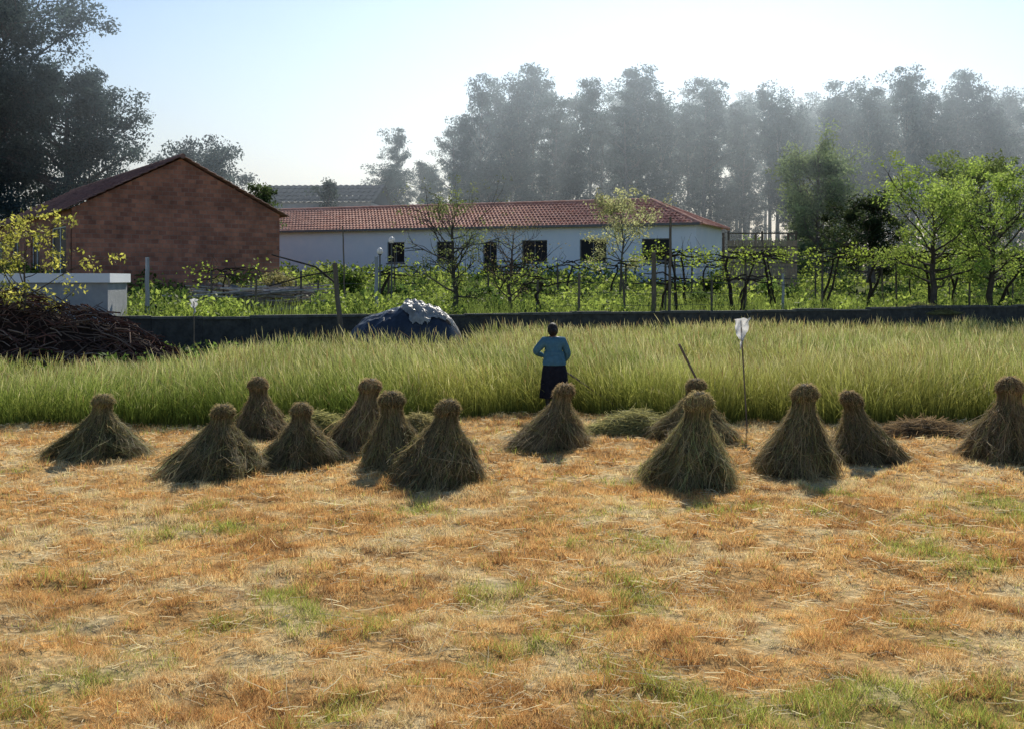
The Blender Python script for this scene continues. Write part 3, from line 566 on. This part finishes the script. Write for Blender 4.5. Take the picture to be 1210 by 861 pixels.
def trellis(name,x0,x1,yc,zt,seed,leafn,dens=1.0):
    r=np.random.default_rng(seed); mb=MB(); 
    def gy(x): return yc+(x-x0)*.22
    x=x0
    while x<=x1:
        g=float(terr(x,gy(x))); mb.tube([(x,gy(x),g-.1),(x+r.normal()*.03,gy(x),zt+.08)],.04,6,0,(.13,.11,.09)); x+=3.0
    for dz in (0,-.35,-.75):
        xs=np.linspace(x0,x1,40); mb.tube(np.stack([xs,gy(xs),zt+dz-.04*np.abs(np.sin(xs*math.pi/3))],1),.008,4,0,(.12,.12,.12),cap=False)
    x=x0+.4; cl=[]
    while x<x1:
        g=float(terr(x,gy(x))); n=7; t=np.linspace(0,1,n); ln=r.normal()*.45
        P=np.stack([x+ln*t+np.cumsum(r.normal(size=n))*.07,gy(x)+np.cumsum(r.normal(size=n))*.04,g+(zt-g)*t],1); mb.tube(P,np.linspace(.065,.035,n)*(.6+.7*r.random()),6,0,(.045,.035,.028))
        for sg in (-1,1):
            for q in range(3):
                m=7; L=.7+.8*r.random(); tt=np.linspace(0,1,m); Q=P[-1]+np.stack([sg*L*tt,np.cumsum(r.normal(size=m))*.05,np.cumsum(r.normal(size=m))*.06+.08*q-.1*tt],1); mb.tube(Q,np.linspace(.028,.008,m),4,0,(.05,.038,.03),cap=False); cl.append(Q[-1]);cl.append(Q[3]);cl.append(Q[5]+np.array([0,0,.1]))
                if r.random()<.7: mb.tube([Q[3],Q[3]+np.array([r.normal()*.1,0,.25]),Q[3]+np.array([r.normal()*.15,0,.4+.3*r.random()])],[.01,.007,.003],4,0,(.09,.06,.04),cap=False)
        x+=(1.0+1.0*r.random())/dens
    cl=np.array(cl); C=cl[r.integers(0,len(cl),leafn)]+r.normal(size=(leafn,3))*np.array([.22,.15,.14]); mb.leaves(C,.055,np.clip(np.array([[.34,.44,.07]])*(.4+r.random((leafn,1))),0,1),1,r,.7)
    mb.build(name,[M_bark,M_leaf])
trellis('grape_trellis',5.5,22,39.5,3.2,1,1500,.8); trellis('grape_trellis',6.5,24,44,3.3,2,1500,.7); trellis('grape_trellis',.8,8,36.2,2.3,3,250,.5)
trellis('grape_trellis',-10.5,-3.0,38.5,2.6,4,300,.4); trellis('grape_trellis',-1,10,47,3.0,5,600,.6)
mb=MB(); r=np.random.default_rng(12)
for k in range(130):
    a=r.normal()*.12+ (.1 if k%2 else -.05); L=1+1.6*r.random(); c0=np.array([r.normal()*1.1,r.normal()*.5,.15+.9*r.random()]); d=np.array([math.cos(a),r.normal()*.25,math.sin(a)*.5]); mb.tube([c0-d*L/2,c0+d*L/2],.016+.02*r.random(),5,0,tuple(np.array([.40,.36,.33])*(.5+.8*r.random())))
for k in range(6): xx=-2+.8*k; mb.tube([(xx,0,-.1),(xx+.05,0,1.25)],.035,6,0,(.15,.13,.11))
mb.build('timber_stack',[M_bark],loc=(-9.0,39.5,1.1))
mb=MB()
for k in range(240):
    p=rdir(1,r)[0]*np.array([1.3,.8,.75]); p[2]=abs(p[2]); s_=.06+.16*r.random(); q=unit(r.normal(size=3)); w=unit(np.cross(q,r.normal(size=3))); v=np.cross(q,w)
    Vb=[p+q*sx*s_+w*sy*s_*.7+v*sz*s_*.5 for sx in(-1,1) for sy in(-1,1) for sz in(-1,1)]
    mb.add(Vb,[(0,1,3,2),(4,6,7,5),(0,4,5,1),(2,3,7,6),(0,2,6,4),(1,5,7,3)],0,tuple(np.array([(.25,.15,.11),(.28,.27,.25),(.15,.14,.12)][r.integers(0,3)])*(.6+.7*r.random())))
mb.build('rubble_pile',[M_bark],loc=(-11.4,42.5,1.3))

def bagpole(x,y,h,bl,bw,name,lean=.0,seed=1):
    e=empty(name,(x,y,0)); mb=MB(); t=np.linspace(0,1,6); mb.tube(np.stack([-lean*t,0*t,h*t],1),.012,7); mb.build('pole',[M_wood],parent=e)
    mb=MB(); nu,nv=16,26; U,Vv=np.meshgrid(np.linspace(0,1,nu),np.linspace(0,1,nv)); w=bw*(.35+.65*np.sin(np.clip(Vv*1.2+.25,0,1)*math.pi)**.6)*(1-.65*Vv)
    xx=-lean+(U-.42)*w+.03*np.sin(9*Vv+U*3)+.04*(vn(U*0,Vv,4,seed)-.5); yy=.03*np.sin(9*U+5*Vv)+.12*(vn(U,Vv,6,seed)-.5)-.02; zz=h+.02-bl*Vv*(1-.35*np.abs(U-.5))+.08*(vn(U,Vv,4,seed+3)-.5)
    i=(np.arange(nu-1)[None,:]+np.arange(nv-1)[:,None]*nu).ravel(); mb.add(np.stack([xx.ravel(),yy.ravel(),zz.ravel()],1),np.stack([i,i+1,i+1+nu,i+nu],1),0,(.8,.8,.8)); mb.build('white_plastic_bag',[M_plastic],smooth=True,parent=e)
bagpole(3.82,17.9,1.74,.54,.30,'bird_scarer_pole',.10,1); bagpole(-7.8,27,1.9,.40,.24,'bird_scarer_pole',.0,5)
mb=MB(); mb.tube([(3.3,17.2,0),(2.95,17.1,.68),(2.58,17.0,1.40)],[.014,.017,.02],8); mb.build('leaning_pole',[M_wood])

# ---------- farm worker ----------
def lean(me):
    for vv in me.vertices:
        if vv.co.z>.9: vv.co.y+=.20*(vv.co.z-.9)
def skin_mesh(verts,edges,radii,root=0,sub=2):
    me=bpy.data.meshes.new('t'); me.from_pydata([tuple(v) for v in verts],edges,[]); o=bpy.data.objects.new('t',me); S.collection.objects.link(o)
    m=o.modifiers.new('s','SKIN'); m.use_smooth_shade=True
    for i,rr in enumerate(radii):
        sv=me.skin_vertices[0].data[i]; sv.radius=rr if isinstance(rr,tuple) else (rr,rr); sv.use_root=(i==root)
    sb=o.modifiers.new('b','SUBSURF'); sb.levels=sub; sb.render_levels=sub
    dg=bpy.context.evaluated_depsgraph_get(); out=bpy.data.meshes.new_from_object(o.evaluated_get(dg)); bpy.data.objects.remove(o); return out
fw=empty('farm_worker',(.75,19.5,0),rad(8))
M_sweat=noise_mat('teal_sweater',(.06,.14,.19),(.095,.21,.28),14,.9,.6,.1); M_skirt=noise_mat('dark_skirt',(.010,.011,.016),(.024,.024,.034),12,.9,.5,.1)
M_skin=noise_mat('skin',(.32,.16,.10),(.40,.21,.14),20,.6,.1); M_hair=noise_mat('dark_hair',(.008,.006,.005),(.03,.022,.018),30,.6,.7,.3,(1,1,.2))
M_boot=noise_mat('rubber_boot',(.015,.015,.015),(.03,.03,.03),8,.4,.1); M_eye=noise_mat('eye',(.02,.015,.01),(.05,.03,.02),5,.2,0)
v=[(0,0,.88),(0,.0,1.02),(0,.01,1.17),(0,.01,1.29),(0,.015,1.37),(0,.03,1.43),
 (-.165,.0,1.30),(-.335,.06,1.11),(-.15,.25,1.03),
 (.165,.0,1.30),(.27,.06,1.06),(.17,.25,.89),
 (-.09,0,.80),(-.11,.03,.45),(-.115,-.01,.10),(-.13,.13,.045),
 (.09,0,.80),(.10,.0,.45),(.11,-.03,.10),(.125,.11,.045)]
ed=[(0,1),(1,2),(2,3),(3,4),(4,5),(3,6),(6,7),(7,8),(3,9),(9,10),(10,11),(0,12),(12,13),(13,14),(14,15),(0,16),(16,17),(17,18),(18,19)]
ra=[(.17,.13),(.165,.13),(.185,.135),(.15,.105),.060,.05,.092,.066,.042,.092,.066,.042,.095,.062,.042,.035,.095,.062,.042,.035]
me=skin_mesh(v,ed,ra)
for m in (M_sweat,M_skirt,M_boot,M_skin): me.materials.append(m)
for p in me.polygons:
    c=p.center; p.material_index=3 if (c.z>1.375 and abs(c.x)<.08) else (0 if c.z>.86 or abs(c.x)>.22 else (2 if c.z<.36 else 1)); p.use_smooth=True
lean(me)
o=bpy.data.objects.new('body',me); S.collection.objects.link(o); o.parent=fw
def loft(name,rings,mat,K=48,fold=0,seed=1):
    mb=MB(); a=np.arange(K)*2*math.pi/K; V=[]
    for j,(z,rx,ry,cy) in enumerate(rings):
        f=1+fold*(j/len(rings))*np.sin(8*a+seed)+fold*.5*np.sin(13*a+2)*(j/len(rings)); V.append(np.stack([np.cos(a)*rx*f,np.sin(a)*ry*f+cy,z+0*a],1))
    F=[(j*K+k,j*K+(k+1)%K,(j+1)*K+(k+1)%K,(j+1)*K+k) for j in range(len(rings)-1) for k in range(K)]
    mb.add(np.vstack(V),F); o=mb.build(name,[mat],smooth=True,parent=fw); lean(o.data); return o
loft('sweater_hem',[(1.12,.175,.135,0),(1.02,.19,.15,0),(.94,.205,.165,0),(.90,.21,.17,0),(.885,.205,.165,0)],M_sweat,fold=.04)
loft('skirt',[(.96,.17,.135,0),(.88,.20,.16,0),(.78,.22,.18,0),(.62,.235,.195,0),(.46,.25,.205,0),(.32,.26,.215,0),(.31,.255,.21,0)],M_skirt,fold=.09)
mb=MB(); K=28;J=20; V=[]; hc=np.array([0,.045,1.50])
for j in range(J+1):
    ph_=j/J*math.pi
    for k in range(K):
        th=k/K*2*math.pi; dx=math.sin(ph_)*math.cos(th); dy=math.sin(ph_)*math.sin(th); dz=math.cos(ph_)
        sx=.076*(1-.22*max(0,-dz)**1.2); sy=.094*(1-.12*max(0,-dz)); px_=dx*sx; py_=dy*sy; pz_=dz*.110
        if dy>0: 
            py_+=.022*math.exp(-(dx/.22)**2-((dz+.15)/.16)**2)
            py_-=.008*(math.exp(-((abs(dx)-.38)/.16)**2-((dz-.08)/.12)**2))
            py_+=.008*math.exp(-(dx/.3)**2-((dz+.52)/.08)**2)+.008*math.exp(-(dx/.3)**2-((dz+.85)/.12)**2)
        V.append(hc+np.array([px_,py_,pz_]))
F=[(j*K+k,j*K+(k+1)%K,(j+1)*K+(k+1)%K,(j+1)*K+k) for j in range(J) for k in range(K)]
mb.add(V,F,0)
def ell(mb,c,rx,ry,rz,mi,K=12,J=8):
    V=[(c[0]+rx*math.sin(j/J*math.pi)*math.cos(k/K*6.2832),c[1]+ry*math.sin(j/J*math.pi)*math.sin(k/K*6.2832),c[2]+rz*math.cos(j/J*math.pi)) for j in range(J+1) for k in range(K)]
    mb.add(V,[(j*K+k,j*K+(k+1)%K,(j+1)*K+(k+1)%K,(j+1)*K+k) for j in range(J) for k in range(K)],mi)
for sg in (-1,1): ell(mb,(sg*.028,.128,1.508),.011,.008,.008,1); ell(mb,(sg*.077,.045,1.495),.010,.018,.030,0)
ell(mb,(0,.130,1.442),.022,.006,.006,2)
o=mb.build('head',[M_skin,M_eye,noise_mat('lips',(.3,.1,.08),(.35,.12,.1),5,.5,0)],smooth=True,parent=fw); lean(o.data)
mb=MB(); V=[];K=40;J=20
for j in range(J+1):
    for k in range(K):
        th=k/K*2*math.pi; dy=math.sin(th)
        pp=j/J*math.pi*(.82 if dy<.15 else .82-(.40)*min(1,(dy-.15)/.5)); bump_=(.005*math.sin(11*th)+.003*math.sin(23*th+j))*math.sin(pp)
        V.append(hc+np.array([(.092+bump_)*math.sin(pp)*math.cos(th),(.112+bump_)*math.sin(pp)*math.sin(th)-.006,.124*math.cos(pp)]))
F=[(j*K+k,j*K+(k+1)%K,(j+1)*K+(k+1)%K,(j+1)*K+k) for j in range(J) for k in range(K)]; mb.add(V,F,0); ell(mb,(0,-.08,1.485),.05,.035,.045,0)
o=mb.build('hair',[M_hair],smooth=True,parent=fw); lean(o.data)
def hand(w,d,s,n_,name):
    w=np.array(w);d=unit(np.array(d,float));s=unit(np.array(s,float));n_=unit(np.array(n_,float))
    V=[w-d*.02,w+d*.035]; E=[(0,1)]; Rr=[(.026,.022),(.032,.018)]
    for q,(of,L) in enumerate(((-.030,.9),(-.010,1.0),(.010,.95),(.029,.75))):
        b=len(V); k0=w+d*.082+s*of; V+=[k0,k0+(d*.6+n_*.75)*.036*L,k0+(d*.35+n_*1.35)*.040*L+n_*.008,k0+(-d*.45+n_*1.45)*.036*L]
        E+=[(1,b),(b,b+1),(b+1,b+2),(b+2,b+3)]; Rr+=[.0105,.0095,.0088,.0075]
    b=len(V); V+=[w+d*.03-s*.034+n_*.010,w+d*.055-s*.048+n_*.035,w+d*.06-s*.030+n_*.058]; E+=[(1,b),(b,b+1),(b+1,b+2)]; Rr+=[.013,.011,.009]
    me=skin_mesh(V,E,Rr); me.materials.append(M_skin)
    for p in me.polygons: p.use_smooth=True
    lean(me); o=bpy.data.objects.new(name,me); S.collection.objects.link(o); o.parent=fw
hand((-.15,.25,1.03),(.35,.9,-.1),(.8,-.2,-.55),(.3,.2,-.9),'left_hand')
hand((.17,.25,.89),(-.25,.95,0),(.8,.1,-.55),(-.4,.1,-.9),'right_hand')
e=empty('hay_rake',(.75,19.5,0),rad(8)); mb=MB()
a1=np.array([1.25,.40,.07]); g0=np.array([-.115,.35,1.00]); a0=g0+(g0-a1)*.07; mb.tube([a0,(a0+a1)/2,a1],[.015,.016,.016],8)
mb.tube([a1+np.array([-.1,-.32,0]),a1+np.array([.1,.32,0])],.018,6)
for k in range(12):
    p=a1+np.array([-.1,-.3,0])+np.array([.2,.6,0])*k/11; mb.tube([p,p+np.array([.02,0,-.065])],.006,5)
mb.build('rake',[M_wood],parent=e)

# ---------- haze volume ----------
mb=MB(); mb.box((-260,72,-5),(260,330,34)); hm,nt,N,L=newmat('haze'); out=N.new('ShaderNodeOutputMaterial'); vs=N.new('ShaderNodeVolumeScatter'); vs.inputs['Color'].default_value=(.68,.84,1,1); vs.inputs['Density'].default_value=.0075; vs.inputs['Anisotropy'].default_value=.66; L.new(vs.outputs[0],out.inputs['Volume'])
mb.build('atmospheric_haze',[hm])

# ---------- light & camera ----------
el=36; az=10
w=bpy.data.worlds.new('World'); S.world=w; w.use_nodes=True; nt=w.node_tree; bg=nt.nodes['Background']; sky=nt.nodes.new('ShaderNodeTexSky'); sky.sky_type='NISHITA'; sky.sun_disc=False
sky.sun_elevation=rad(el); sky.sun_rotation=rad(az); sky.air_density=1.0; sky.dust_density=.25; sky.ozone_density=4; nt.links.new(sky.outputs[0],bg.inputs[0]); bg.inputs[1].default_value=.115
l=bpy.data.lights.new('sun','SUN'); l.energy=5; l.angle=rad(.5); l.color=(1,.93,.80); o=bpy.data.objects.new('sun',l); S.collection.objects.link(o)
d=Vector((math.sin(rad(az))*math.cos(rad(el)),math.cos(rad(az))*math.cos(rad(el)),math.sin(rad(el)))); o.rotation_euler=d.to_track_quat('Z','Y').to_euler(); o.location=(0,0,60)
cam=bpy.data.cameras.new('camera'); cam.lens=38.7; cam.sensor_width=36; cam.shift_y=-.083; cam.clip_end=5000; co=bpy.data.objects.new('camera',cam); S.collection.objects.link(co); co.location=(0,0,2.4); co.rotation_euler=(rad(90),0,0); S.camera=co
